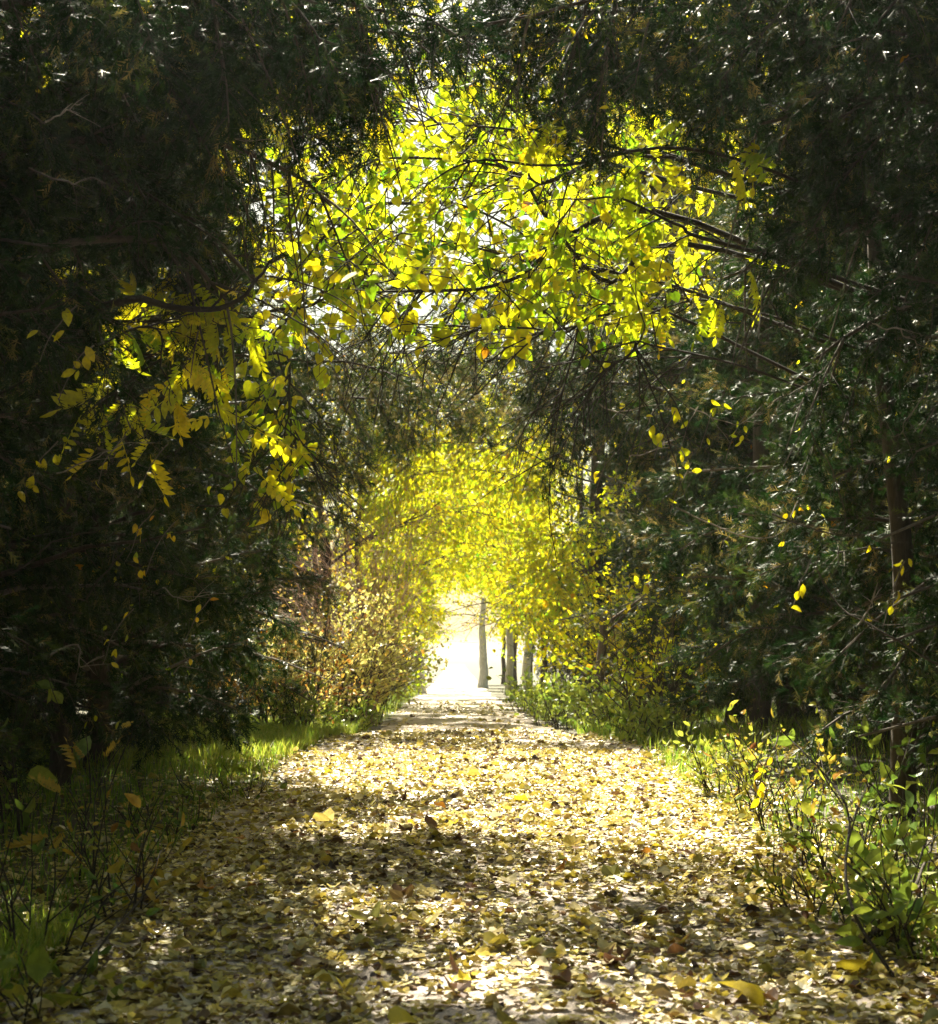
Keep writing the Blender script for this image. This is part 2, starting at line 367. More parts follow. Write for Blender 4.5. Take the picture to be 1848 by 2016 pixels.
def cedar_parts(seed, H, Rr, cb, nl=110, dens=26, spray=.085, cut=False, origin=(0, 0, 0), boughs=(), trunk_r=.11, lean=(0, 0), base=.45, sidelimb=None):
    """foliage and wood collected in the tree's own coordinates (origin = where the tree stands)"""
    rng = np.random.default_rng(seed); G = Geo(); W = Geo(); T = Geo(); o = np.array(origin, float)
    n = 14; tt = np.linspace(0, 1, n)
    tp = np.stack([lean[0] * tt ** 1.5 + rng.normal(0, .03, n) * (tt > 0), lean[1] * tt ** 1.5 + rng.normal(0, .03, n) * (tt > 0), tt * H - .15], 1) + o
    tube(T, tp, trunk_r * (1 - .85 * tt) * (1 + .35 * np.exp(-tt * 18)), 9, .45)
    for i in range(nl):
        h = cb + (H * .99 - cb) * (i + rng.random()) / nl; u = (h - cb) / (H - cb)
        prof = (1 - u) ** .65 * min(1, .55 + u * 3.0) + .10
        L = Rr * prof * rng.uniform(.65, 1.2); az = i * 2.39996 + rng.normal(0, .4)
        el = R(rng.uniform(-5, 38) + 25 * u); d = np.array([math.cos(az) * math.cos(el), math.sin(az) * math.cos(el), math.sin(el)])
        k = h / H * (n - 1); i0 = min(int(k), n - 2); p0 = tp[i0] * (1 - (k - i0)) + tp[i0 + 1] * (k - i0)
        lp = limb_pts(p0, d, L, rng.uniform(.15, .5), 7, rng)
        if cut:
            ins = clear_tunnel(lp)
            if ins.any(): lp = lp[:max(2, int(np.argmax(ins)) + 1)]; L = float(np.linalg.norm(lp[-1] - lp[0]))
        tube(W, lp, np.linspace(.022, .005, len(lp)) * (.6 + .3 * L), 5, rng.uniform(.3, .75))
        dress(G, W, lp, L, rng, dens, spray, cut=cut, base=base)
    for ctrl, dn, sp in boughs:
        c = np.asarray(ctrl, float); L = float(np.linalg.norm(np.diff(c, axis=0), axis=1).sum())
        bp = curve(c, 16, .02, rng); tube(W, bp, np.linspace(.035, .006, 16), 6, .4)
        ns = int(L * 7)
        for q in range(ns):
            t = .12 + .88 * (q + rng.random()) / ns; i0 = min(int(t * 15), 14); d0 = unit(bp[i0 + 1] - bp[i0]); az = rng.normal(0, 1, 3); az -= az.dot(d0) * d0
            d = unit(d0 * .6 + unit(az) * 1.0 + np.array([0, 0, -.15])); l2 = rng.uniform(.35, .8) * dn
            lp = limb_pts(bp[i0], d, l2, rng.uniform(.2, .5), 6, rng)
            tube(W, lp, np.linspace(.008, .003, 6), 4, rng.uniform(.3, .7))
            dress(G, W, lp, l2, rng, dens * 1.2, sp, cut=cut, base=base)
    for L_ in (G, W, T):
        L_.v = [v - o.astype(np.float32) for v in L_.v]
    return G, W, T
def put_tree(name, loc, meshes, label, cat, group=None, rot=0, sc=1.0):
    e = link(name, None, None, loc); e.rotation_euler = (0, 0, rot); e.scale = (sc, sc, sc); tag(e, label, cat, group)
    for pn, me in meshes: link(pn, me, e)
    return e
def cedar_meshes(*a, **k):
    G, W, T = cedar_parts(*a, **k)
    T.mesh
    return [("trunk", T.mesh("trunk", [M_BARK], True)), ("limbwork", W.mesh("limbwork", [M_BARK], True)), ("crown", G.mesh("crown", [M_CEDAR]))]

LG, RG = "cedars walling the left side of the path", "cedars walling the right side of the path"
# near cedars, each grown in its own place so that its boughs stop at the passage
near = [
 # x, y, H, R, crown base, label, boughs
 (-3.5, 7.2, 7.0, 2.1, 1.0, "nearest cedar on the left, its dark boughs filling the top left corner", LG,
  [([(-3.4, 7.3, 3.9), (-2.0, 8.0, 4.55), (-.9, 8.4, 4.8), (.15, 8.6, 4.8)], 1.15, .078),
   ([(-3.4, 7.3, 4.0), (-2.2, 7.6, 4.5), (-1.2, 7.8, 4.65), (-.3, 8.0, 4.6)], 1.1, .078),
   ([(-3.4, 7.3, 3.2), (-2.2, 7.9, 3.9), (-1.2, 8.6, 4.1), (-.8, 8.9, 3.9)], 1.1, .075),
   ([(-3.4, 7.3, 3.7), (-2.2, 7.9, 4.4), (-1.1, 8.2, 4.65), (.1, 8.4, 4.6)], 1.0, .075),
   ([(-3.4, 7.3, 2.8), (-2.3, 7.8, 3.3), (-1.6, 8.2, 3.5), (-1.25, 8.5, 3.2)], 1.0, .075),
   ([(-3.4, 7.3, 4.3), (-2.6, 7.2, 4.5), (-1.6, 7.2, 4.6), (-.7, 7.3, 4.4)], .9, .075),
   ([(-3.4, 7.3, 3.6), (-2.5, 8.0, 4.3), (-1.8, 8.3, 4.6), (-1.0, 8.6, 4.6)], 1.2, .075),
   ([(-3.4, 7.3, 2.9), (-2.7, 7.9, 3.5), (-2.2, 8.2, 3.9), (-1.5, 8.5, 4.0)], 1.2, .075),
   ([(-3.4, 7.3, 2.6), (-2.9, 7.6, 3.0), (-2.4, 8.1, 3.3), (-1.9, 8.4, 3.2)], 1.1, .075),
   ([(-3.4, 7.3, 4.1), (-2.2, 7.4, 4.7), (-1.2, 7.6, 4.9), (-.3, 7.8, 4.75)], 1.1, .075),
   ([(-3.4, 7.3, 3.4), (-2.4, 8.2, 3.9), (-1.7, 8.8, 3.9), (-1.1, 9.1, 3.4)], 1.1, .075)]),
 (-3.8, 10.4, 5.2, 2.3, .5, "dense cedar on the left whose low skirt darkens the verge behind the sapling", LG, []),
 (-3.05, 13.3, 6.0, 2.2, .45, "cedar on the left above the sunlit gap in the dark verge", LG, []),
 (-4.6, 16.6, 6.8, 1.9, .8, "cedar on the left beside the bright grass patch at the crest", LG,
  [([(-4.5, 16.6, 4.3), (-3.6, 16.9, 5.1), (-2.9, 17.2, 5.4)], 1.0, .085)]),
 (3.7, 7.8, 7.2, 2.2, .6, "nearest cedar on the right, almost black along the picture's right edge", RG,
  [([(3.6, 7.8, 4.0), (2.2, 8.2, 4.6), (.9, 8.5, 4.85), (-.3, 8.7, 4.8)], 1.15, .078),
   ([(3.6, 7.8, 3.8), (2.4, 8.1, 4.4), (1.2, 8.4, 4.7), (.2, 8.5, 4.65)], 1.0, .075),
   ([(3.6, 7.8, 3.6), (2.6, 8.3, 4.4), (1.8, 8.8, 4.8), (.95, 9.2, 4.7)], 1.1, .08),
   ([(3.6, 7.8, 4.4), (2.4, 7.6, 4.6), (1.2, 7.7, 4.7), (.1, 7.8, 4.5)], .9, .075),
   ([(3.6, 7.8, 3.4), (2.9, 8.0, 4.0), (2.2, 8.3, 4.3), (1.4, 8.6, 4.2)], 1.2, .075),
   ([(3.6, 7.8, 4.0), (2.8, 8.1, 4.6), (2.1, 8.5, 4.9), (1.2, 8.8, 4.9)], 1.2, .075),
   ([(3.6, 7.8, 4.2), (2.4, 8.2, 4.8), (1.3, 8.2, 5.0), (.5, 8.1, 4.8)], 1.1, .075),
   ([(3.6, 7.8, 2.6), (2.9, 8.1, 3.1), (2.3, 8.4, 3.2), (1.8, 8.7, 2.9)], 1.1, .075),
   ([(3.6, 7.8, 3.0), (2.6, 8.2, 3.6), (2.0, 8.6, 3.7), (1.45, 9.0, 3.5)], 1.0, .075)]),
 (3.7, 10.8, 7.2, 2.3, .5, "big cedar on the right with sunlit spray tips and pale dead twigs", RG, []),
 (3.5, 13.8, 6.8, 2.2, .4, "cedar on the right standing over the black hollow beside the path", RG, []),
 (3.4, 17.2, 6.6, 2.0, .5, "cedar on the right behind the grey trunk's green verge", RG,
  [([(3.3, 17.2, 3.9), (2.3, 17.6, 4.8), (1.4, 18.0, 5.1), (.4, 18.4, 5.0)], 1.2, .085),
   ([(3.3, 17.2, 3.2), (2.4, 17.5, 4.1), (1.6, 17.9, 4.4), (.9, 18.2, 4.1)], 1.1, .085)]),
 (-3.2, 19.4, 6.6, 2.1, .9, "left cedar whose bough closes the middle arch over the path", LG,
  [([(-3.1, 19.4, 3.6), (-2.2, 19.6, 4.6), (-1.2, 19.8, 4.9), (-.1, 20.0, 4.7)], 1.1, .09),
   ([(-3.1, 19.4, 3.4), (-2.4, 18.6, 4.4), (-1.6, 18.2, 4.7), (-.6, 18.2, 4.5)], 1.2, .09),
   ([(-3.1, 19.4, 2.8), (-2.6, 18.9, 3.6), (-2.1, 18.6, 3.9), (-1.5, 18.6, 3.7)], 1.1, .09),
   ([(-3.1, 19.4, 3.2), (-2.3, 19.2, 4.1), (-1.4, 19.0, 4.4), (-.4, 18.9, 4.1)], 1.2, .09),
   ([(-3.1, 19.4, 3.8), (-2.0, 20.4, 4.9), (-.8, 20.8, 5.3), (.5, 21.0, 5.2)], 1.3, .09),
   ([(-3.1, 19.4, 4.2), (-2.2, 19.0, 5.3), (-1.2, 18.8, 5.8), (.1, 18.6, 5.7)], 1.3, .09)]),
 (3.2, 19.8, 6.8, 2.1, .7, "right cedar whose bough closes the middle arch over the path", RG,
  [([(3.1, 19.8, 3.6), (2.2, 20.0, 4.6), (1.2, 20.2, 5.0), (.2, 20.4, 4.8)], 1.1, .09),
   ([(3.1, 19.8, 3.2), (2.3, 19.6, 4.1), (1.4, 19.4, 4.5), (.5, 19.2, 4.2)], 1.2, .09),
   ([(3.1, 19.8, 3.8), (2.0, 20.8, 4.9), (.9, 21.2, 5.3), (-.3, 21.4, 5.2)], 1.3, .09),
   ([(3.1, 19.8, 4.2), (2.2, 19.4, 5.4), (1.3, 19.2, 5.9), (.3, 19.0, 5.9)], 1.3, .09)]),
]
DEAD = {}; ORD = ["", "first", "second", "third", "fourth", "fifth", "sixth", "seventh", "eighth", "ninth", "tenth", "eleventh"]
for k, (x, y, H, Rr, cb, lab, grp, boughs) in enumerate(near):
    z = gf(x, y)
    ms = cedar_meshes(100 + k, H, Rr, cb, nl=165 if y < 19 else 120, dens=33 if y < 19 else 22, spray=.078 if y < 12 else .09, cut=True, origin=(x, y, z), boughs=boughs, base=.42 if y < 9 else (.70 if y > 18 else .54))  # foliage tint paints in shade on near trees, backlight on the middle arch
    DEAD[k] = put_tree("cedar_tree", (x, y, z), ms, lab, "tree", grp)

def world_twig(ti, pix, Y, r, tint, seed, sub=4):
    r *= .62; tint *= .85
    e = DEAD[ti]; o = np.array(e.location); rr = np.random.default_rng(seed); B = Geo()
    c = [P(px, py, Y + dy) - o for px, py, dy in pix]; bp = curve(c, 16, .012, rr); tube(B, bp, np.linspace(r, r * .35, 16), 5, tint)
    for q in range(sub):
        k = rr.integers(4, 14); d = unit(unit(bp[k + 1] - bp[k]) + rr.normal(0, .42, 3)); tube(B, limb_pts(bp[k], d, rr.uniform(.06, .22), .1, 7, rr) , np.linspace(r * .5, r * .2, 7), 4, tint)
    link("dead_branch", B.mesh("dead_branch", [M_BARK], True), e)
tw = [(5, [(1180, 795, 0), (1215, 815, 0), (1260, 800, .1), (1290, 790, .1)], 9.2, .008, 1.0), (5, [(1360, 800, 0), (1410, 822, 0), (1450, 835, 0), (1500, 812, .1)], 8.8, .007, .95),
      (5, [(1330, 1000, 0), (1400, 1030, 0), (1460, 1060, 0), (1530, 1050, .1), (1560, 1030, .1)], 8.8, .009, .9), (5, [(1240, 900, 0), (1290, 880, 0), (1330, 865, 0)], 9.0, .006, 1.0),
      (4, [(1850, 1310, 0), (1750, 1250, 0), (1650, 1190, .2), (1580, 1090, .3)], 7.4, .010, .6), (4, [(1520, 1010, 0), (1600, 1045, 0), (1700, 1055, .1), (1790, 1070, .1)], 7.6, .008, .5),
      (4, [(1720, 640, 0), (1780, 660, 0), (1840, 690, .1)], 6.8, .006, .95), (4, [(1600, 850, 0), (1660, 1000, .1), (1650, 1120, .1)], 7.6, .006, .6), (4, [(1690, 1230, 0), (1710, 1200, 0), (1735, 1160, 0)], 7.3, .008, 1.0),
      (4, [(1490, 1480, 0), (1500, 1400, 0), (1480, 1330, .1)], 7.8, .006, .6), (4, [(1840, 720, 0), (1790, 830, 0), (1750, 860, .1)], 6.9, .006, .8), (5, [(1570, 590, 0), (1480, 560, 0), (1400, 610, 0)], 8.8, .006, .8),
      (0, [(60, 330, 0), (130, 355, 0), (180, 350, .1), (215, 360, .1)], 6.6, .008, .6), (0, [(90, 240, 0), (130, 215, 0), (160, 205, 0)], 6.8, .007, 1.0), (0, [(250, 190, 0), (350, 240, .1), (470, 275, .1), (540, 270, .1), (530, 240, .1)], 7.6, .006, .9),
      (1, [(110, 930, 0), (180, 905, 0), (230, 880, .1), (290, 865, .1)], 8.0, .007, 1.0), (1, [(100, 1290, 0), (150, 1270, 0), (160, 1310, 0), (210, 1290, .1)], 8.4, .009, .95), (1, [(320, 1160, 0), (370, 1180, 0), (410, 1165, 0)], 9.0, .007, 1.0),
      (1, [(20, 1130, 0), (120, 1060, 0), (200, 1040, .1), (250, 1000, .1)], 8.0, .008, .5), (1, [(340, 1330, 0), (370, 1300, 0), (350, 1270, 0)], 9.0, .005, .9), (1, [(170, 1180, 0), (230, 1100, 0), (270, 1060, .1)], 8.4, .008, .4)]
for i, (ti, pix, Y, r_, tn_) in enumerate(tw): world_twig(ti, pix, Y, r_, tn_, 400 + i)
for ti, n_, sz_ in ((0, 60, .05), (1, 240, .05), (2, 200, .05), (3, 200, .05), (4, 160, .05), (5, 330, .05), (6, 330, .05), (7, 330, .055), (8, 1100, .06), (9, 1100, .06)):
    crown = [c for c in DEAD[ti].children if c.name.startswith("crown")][0].data; rr = np.random.default_rng(700 + ti)
    nv = len(crown.vertices); cv = np.empty(nv * 3, np.float32); crown.vertices.foreach_get("co", cv); cv = cv.reshape(-1, 3)
    c0 = cv[rr.integers(0, nv, n_ // 4)]; p = np.repeat(c0, 4, 0) + rr.normal(0, .09, (len(c0) * 4, 3)); G = Geo()
    wh = rr.integers(0, 3, len(p)); yd = rr.normal(0, .6, p.shape) - [0, 0, .6]; nr = rr.normal(0, 1, p.shape); tn = np.repeat(np.clip(rr.normal(.6, .25, len(c0)), 0, 1), 4)
    for q in range(3): k = wh == q; stamp(G, OVAL[q], p[k], yd[k], nr[k], sz_ * rr.uniform(.5, 1.2, k.sum()), tn[k])
    tag(link("vine", G.mesh("vine", [M_YEL]), DEAD[ti]), "small yellow leaves caught among the cedar sprays")

def sprig(ti, px, py, Y, n, size, mu, seed, drop=.12, tm=OVAL):
    e = DEAD[ti]; o = np.array(e.location); rr = np.random.default_rng(seed); c = P(px, py, Y) - o; V = Geo()
    bp = curve([c + [.1, .1, .16], c + [.03, .02, .05], c + [-.03, 0, -drop]], 10, .006, rr); tube(V, bp, np.linspace(.004, .002, 10), 4, .7)
    k = rr.integers(1, 10, n); p = bp[k] + rr.normal(0, .022, (n, 3)); wh = rr.integers(0, len(tm), n); tn = np.clip(rr.normal(mu, .08, n), 0, 1)
    for q in range(len(tm)):
        m_ = wh == q; stamp(V, tm[q], p[m_], rr.normal(0, .5, (m_.sum(), 3)) - [0, 0, .7], rr.normal(0, .5, (m_.sum(), 3)) + [0, -1, .2], size * rr.uniform(.7, 1.2, m_.sum()), tn[m_], 1)
    tag(link("vine", V.mesh("vine", [M_BARK, M_YEL]), e), "yellow leaved vine tip hanging on the cedar")
for i, a_ in enumerate([(5, 1265, 850, 8.6, 3, .075, .5), (5, 1300, 858, 8.6, 3, .075, .55), (5, 1345, 852, 8.7, 4, .07, .5), (5, 1390, 840, 8.7, 4, .055, .5), (5, 1330, 965, 8.7, 4, .05, .55), (5, 1545, 1040, 8.6, 4, .05, .8),
        (4, 1565, 1170, 7.2, 4, .06, .8), (4, 1750, 1180, 6.8, 6, .055, .7), (5, 1440, 870, 8.8, 6, .045, .45), (5, 1180, 940, 9.2, 2, .05, .85), (1, 260, 1060, 8.4, 7, .045, .9), (1, 300, 1085, 8.4, 6, .045, .85), (1, 370, 1235, 8.8, 4, .05, .92),
        (1, 215, 1260, 8.2, 5, .05, .7), (1, 285, 930, 8.4, 3, .06, .6), (1, 200, 915, 8.2, 3, .06, .6), (1, 60, 930, 7.6, 6, .07, .65), (0, 130, 740, 7.2, 6, .07, .7), (0, 95, 660, 7.2, 6, .07, .65), (4, 1500, 1520, 7.8, 6, .06, .8)]):
    sprig(*a_, 800 + i)

# shared cedars further off
VAR = [cedar_meshes(200 + i, 6.2 + .4 * i, 2.1, .6, nl=130, dens=20, spray=.12, base=.5) for i in range(3)]
rg = np.random.default_rng(5)
far = []
for y in (26.5, 31.5, 36.5, 42.5): far.append((-4.8, y, "l")); far.append((3.7, y - 1.5, "r"))
back = []
for y in (8.5, 12.5, 16.5, 21, 26, 32, 39): back.append((-7.2, y)); back.append((7.2, y + 1.2))
for y in (15, 22, 31): back.append((-11, y)); back.append((11, y))
for i, (x, y, sd_) in enumerate(far):
    x += rg.normal(0, .15); y += rg.normal(0, .3); s = rg.uniform(.82, .98)
    put_tree("cedar_tree", (x, y, gf(x, y) - .05), VAR[i % 3],
             "%s smaller cedar down the %s side beyond the middle arch" % (ORD[i // 2 + 1], "left" if sd_ == "l" else "right"), "tree", "smaller cedars beyond the middle arch, %s side" % ("left" if sd_ == "l" else "right"), rg.uniform(0, 6), s)
for i, (x, y) in enumerate([(-3.9, 3.4), (4.0, 3.6), (-3.5, -.8), (3.5, -.4), (-2.2, -4.6), (2.3, -4.8), (-7, 3.5), (7, 4)]):  # unseen cedars continuing the tunnel behind the camera, added to block sky light
    put_tree("cedar_tree", (x, y, gf(x, y) - .05), VAR[i % 3], "%s of the unseen cedars added beside and behind where the photographer stands" % ORD[i + 1], "tree", "unseen cedars around the camera", i * 1.3, 1.1)
for i, (x, y) in enumerate(back):
    x += rg.normal(0, .4); y += rg.normal(0, .5); s = rg.uniform(.95, 1.25); sdn = "left" if x < 0 else "right"
    put_tree("cedar_tree", (x, y, gf(x, y) - .05), VAR[(i + 1) % 3],
             "%s cedar of the %s behind the %s hand wall" % (ORD[(i // 2 if i < 14 else (i - 14) // 2) + 1], "second row" if i < 14 else "back row", sdn), "tree", "cedars in the woods on the %s" % sdn, rg.uniform(0, 6), s)

# ------------------------------------------------------------------ broadleaf builder
def fork(rng, p0, d, L, r, depth, W, ends, gravity=.0, tint=.3, branches=None):
    n = 7; pts = limb_pts(p0, d, L, gravity, n, rng)
    G_ = W if branches is None or depth < branches[0] else Geo()
    tube(G_, pts, np.linspace(r, r * .55, n), 6 if r > .015 else 4, tint)
    if G_ is not W: branches[1].append(G_)
    if depth == 0:
        ends.append(pts); return
    k = rng.integers(2, 4)
    for i in range(k + 1):
        t = 1.0 if i == 0 else rng.uniform(.3, .95); j = min(int(t * (n - 1)), n - 2)
        base = pts[-1] if i == 0 else pts[j]; d0 = unit(pts[j + 1] - pts[j])
        rn = rng.normal(0, 1, 3); rn -= rn.dot(d0) * d0
        d2 = unit(d0 + unit(rn) * (.35 if i == 0 else .85) + np.array([0, 0, .05]))
        fork(rng, base, d2, L * rng.uniform(.55, .8), r * .58, depth - 1, W, ends, gravity, tint, branches)
def leaves_on(G, ends, rng, tmpls, per, size, tint_mu, tint_sd, spread=.08, hang=.8, cut=False, mi=0, tmin=.1, floor=None):
    P0 = []; D0 = []
    for pts in ends:
        n = max(1, int(rng.poisson(per))); t = rng.uniform(tmin, 1.02, n) * (len(pts) - 1); i0 = np.minimum(t.astype(int), len(pts) - 2); f = (t - i0)[:, None]
        P0.append(pts[i0] * (1 - f) + pts[i0 + 1] * f); D0.append(unit(pts[i0 + 1] - pts[i0]))
    p = np.concatenate(P0); d = np.concatenate(D0); n = len(p)
    p = p + rng.normal(0, spread, p.shape)
    if cut: k = ~clear_tunnel(p); p, d = p[k], d[k]; n = len(p)
    if floor is not None: k = p[:, 2] > floor(p) + rng.exponential(.12, len(p)); p, d = p[k], d[k]; n = len(p)
    yd = unit(d * .5 + rng.normal(0, .55, p.shape) + np.array([0, 0, -hang])); nr = rng.normal(0, 1, p.shape)
    tn = np.clip(rng.normal(tint_mu, tint_sd, n), 0, 1); sz = size * np.clip(rng.lognormal(-.12, .32, n), .35, 1.7); wh = rng.integers(0, len(tmpls), n)
    for q in range(len(tmpls)):
        k = wh == q; stamp(G, tmpls[q], p[k], yd[k], nr[k], sz[k], tn[k], mi, xs=rng.uniform(.8, 1.15, k.sum()))
    # stalks
    return n

def yellow_tree(seed, H, nl, depth, per, size, tmpls, mu=.55, sd_=.16, mi=0, trunk_r=.1, hmin=.35, L0=1.6, m=None, spread=.09, up=35):
    rng = np.random.default_rng(seed); G = Geo(); W = Geo(); T = Geo(); n = 12; tt = np.linspace(0, 1, n)
    tp = np.stack([np.cumsum(rng.normal(0, .05, n)), np.cumsum(rng.normal(0, .05, n)), tt * H], 1); tp[:, :2] -= tp[0, :2]; tp[0, 2] = -.2
    tube(T, tp, trunk_r * (1 - .8 * tt) * (1 + .4 * np.exp(-tt * 20)), 9, .5)
    ends = []
    for i in range(nl):
        u = hmin + (1 - hmin) * (i + .5) / nl; k = u * (n - 1); i0 = min(int(k), n - 2); az = i * 2.4 + rng.normal(0, .3); el = R(rng.uniform(5, up) + 25 * u)
        d = np.array([math.cos(az) * math.cos(el), math.sin(az) * math.cos(el), math.sin(el)])
        fork(rng, tp[i0] * (1 - k + i0) + tp[i0 + 1] * (k - i0), d, L0 * (1.1 - .5 * u) * rng.uniform(.8, 1.2), trunk_r * .4, depth, W, ends, .12, .3)
    leaves_on(G, ends, rng, tmpls, per, size, mu, sd_, spread, .6)
    return [("trunk", T.mesh("trunk", [M_BARK], True)), ("limbwork", W.mesh("limbwork", [M_BARK], True)), ("crown", G.mesh("crown", [m or M_YEL]))]

# near yellow trees: main limbs run over the path, placed by where they hang
def canopy_tree(seed, root, limbs, tmpls, size, per, mu, sd_, nsub=14, subL=.55, m=M_YEL, spread=.06, tint=.12, cut=False, hang=.9, depth=1, floor=None):
    rng = np.random.default_rng(seed); root = np.array(root, float); T = Geo(); ends = []; parts = []
    top = root + np.array([rng.normal(0, .15), rng.normal(0, .15), 5.6])
    tp = curve([root - [0, 0, .2], root + [.05, 0, 1.5], root + [-.05, .1, 3.2], top], 16)
    tube(T, tp, np.linspace(.085, .03, 16), 9, .35)
    W = Geo()
    for ctrl, r0, dense in limbs:
        B = Geo(); c = [np.asarray(q, float) for q in ctrl]
        zi = np.argmin(np.abs(tp[:, 2] - c[0][2] + .4)); c = [tp[zi]] + c
        bp = curve(c, 26, .012, rng); tube(B, bp, np.linspace(r0 * 1.2, r0 * .3, 26), 7, tint); parts.append(B)
        L = np.linalg.norm(np.diff(bp, axis=0), axis=1).sum()
        for q in range(int(nsub * dense * L / 2)):
            t = rng.uniform(.2, 1); i0 = min(int(t * 25), 24); d0 = unit(bp[i0 + 1] - bp[i0]); rn = rng.normal(0, 1, 3); rn -= rn.dot(d0) * d0
            d = unit(d0 * .7 + unit(rn) * .9)
            fork(rng, bp[i0], d, subL * rng.uniform(.6, 1.3), max(.006, r0 * .35), depth, W, ends, .15, tint)
    for L_ in [W, T] + parts: L_.v = [v - root.astype(np.float32) for v in L_.v]
    G = Geo(); leaves_on(G, ends, rng, tmpls, per, size, mu, sd_, spread, hang, cut=cut, floor=floor)
    G.v = [v - root.astype(np.float32) for v in G.v]
    return [("trunk", T.mesh("trunk", [M_BARK], True))] + [("branch", B.mesh("branch", [M_BARK], True)) for B in parts] + [("twigwork", W.mesh("twigwork", [M_BARK], True)), ("crown", G.mesh("crown", [m]))]

def FL(p):      # lowest leaves of the canopy over the ground: high over the path, a tail on the left
    return np.interp(p[:, 0], [-1.8, -1.5, -1.05, -.85, -.6, .3, .8, 1.1, 1.5], [2.1, 1.9, 2.2, 3.25, 3.2, 3.1, 3.0, 3.15, 3.3]) + .19 * (p[:, 1] - 9.3)
# heart-leaved tree from the right, over the path
rt = (2.6, 9.9, gf(2.6, 9.9))
lm = [([P(1330, 480, 9.9), P(1200, 556, 9.8), P(1085, 440, 9.7), P(1000, 330, 9.7), P(760, 315, 9.8), P(590, 370, 10)], .016, 1.0),
      ([P(1300, 420, 9.5), P(1110, 470, 9.4), P(1000, 560, 9.3), P(860, 575, 9.2), P(730, 577, 9.2)], .018, 1.0),
      ([P(1290, 300, 9.6), P(1060, 360, 9.5), P(1050, 240, 9.5), P(1110, 170, 9.5)], .018, 1.0),
      ([P(1320, 620, 9.2), P(1200, 620, 9.0), P(1100, 650, 8.9), P(980, 640, 8.9), P(890, 660, 8.8)], .010, 1.1),
      ([P(1300, 350, 10.3), P(1120, 300, 10.4), P(930, 250, 10.5), P(720, 230, 10.5)], .014, 1.2),
      ([P(1320, 560, 10.3), P(1050, 520, 10.4), P(800, 460, 10.5), P(640, 440, 10.6)], .012, 1.2),
      ([P(1310, 680, 9.0), P(1240, 700, 8.8), P(1180, 730, 8.7)], .007, 1.0)]
put_tree("yellow_tree", rt, canopy_tree(31, rt, lm, HEART, .066, 3.6, .36, .22, nsub=15, subL=.5, floor=FL), "heart leaved yellow tree on the right, its black branches arching over the path", "tree")
# the same kind from the left, behind it
rt = (-2.9, 11.6, gf(-2.9, 11.6))
lm = [([P(520, 520, 11.6), P(640, 440, 11.5), P(800, 400, 11.4), P(960, 420, 11.4), P(1120, 520, 11.5)], .018, 1.1),
      ([P(480, 400, 11.6), P(600, 300, 11.8), P(760, 200, 11.8), P(930, 150, 11.8)], .02, 1.1),
      ([P(500, 620, 11.2), P(620, 600, 11.0), P(700, 560, 10.9), P(800, 610, 10.8)], .012, 1.1),
      ([P(540, 560, 11.9), P(780, 330, 12.1), P(1000, 260, 12.3), P(1250, 330, 12.4)], .018, 1.1),
      ([P(520, 700, 10.6), P(570, 780, 10.4), P(560, 850, 10.3), P(580, 930, 10.3)], .008, 1.2)]
put_tree("yellow_tree", rt, canopy_tree(32, rt, lm, HEART, .066, 3.6, .42, .20, nsub=15, subL=.5, floor=FL), "heart leaved yellow tree on the left, a tail of leaves hanging against the cedar", "tree")
# compound-leaved tree at the left
rt = (-3.1, 8.9, gf(-3.1, 8.9))
lm = [([P(180, 604, 8.1), P(330, 600, 8.1), P(430, 612, 8.1), P(490, 570, 8.1), P(532, 515, 8.1)], .021, .25),
      ([P(120, 640, 8.8), P(260, 690, 8.8), P(380, 700, 8.8), P(470, 690, 8.8)], .008, 1.0),
      ([P(110, 660, 8.7), P(180, 700, 8.7), P(230, 740, 8.7), P(270, 780, 8.7)], .008, 1.0),
      ([P(300, 620, 9.2), P(420, 680, 9.3), P(440, 700, 9.3), P(350, 790, 9.3)], .008, .9),
      ([P(200, 640, 8.6), P(330, 640, 8.7), P(450, 640, 8.8), P(530, 650, 8.9)], .008, 1.0),
      ([P(260, 650, 8.4), P(320, 720, 8.4), P(340, 800, 8.4)], .007, .9)]
put_tree("yellow_tree", rt, canopy_tree(33, rt, lm, PINN, .20, 1.1, .52, .17, nsub=6, subL=.32, spread=.03, hang=.5, depth=1), "yellow tree with hanging feather shaped leaves on a thick pale bent bough, left", "tree")
# compound leaves hanging in the middle and right of the canopy
rt = (2.9, 8.7, gf(2.9, 8.7))
lm = [([P(1400, 330, 8.9), P(1250, 300, 8.8), P(1100, 260, 8.8), P(900, 240, 8.7), P(780, 260, 8.7)], .012, .8),
      ([P(1420, 480, 8.6), P(1330, 440, 8.6), P(1200, 390, 8.6), P(1060, 400, 8.6)], .012, .8),
      ([P(1420, 600, 8.9), P(1360, 600, 8.9), P(1310, 640, 8.9)], .008, .9),
      ([P(1400, 300, 8.4), P(1100, 330, 8.3), P(900, 330, 8.3), P(640, 560, 8.3)], .010, .5)]
put_tree("yellow_tree", rt, canopy_tree(34, rt, lm, PINN, .20, 1.3, .45, .18, floor=FL, nsub=6, subL=.35, spread=.03, hang=.7, depth=1), "yellow tree with feather shaped leaves reaching in from the right over the path", "tree")

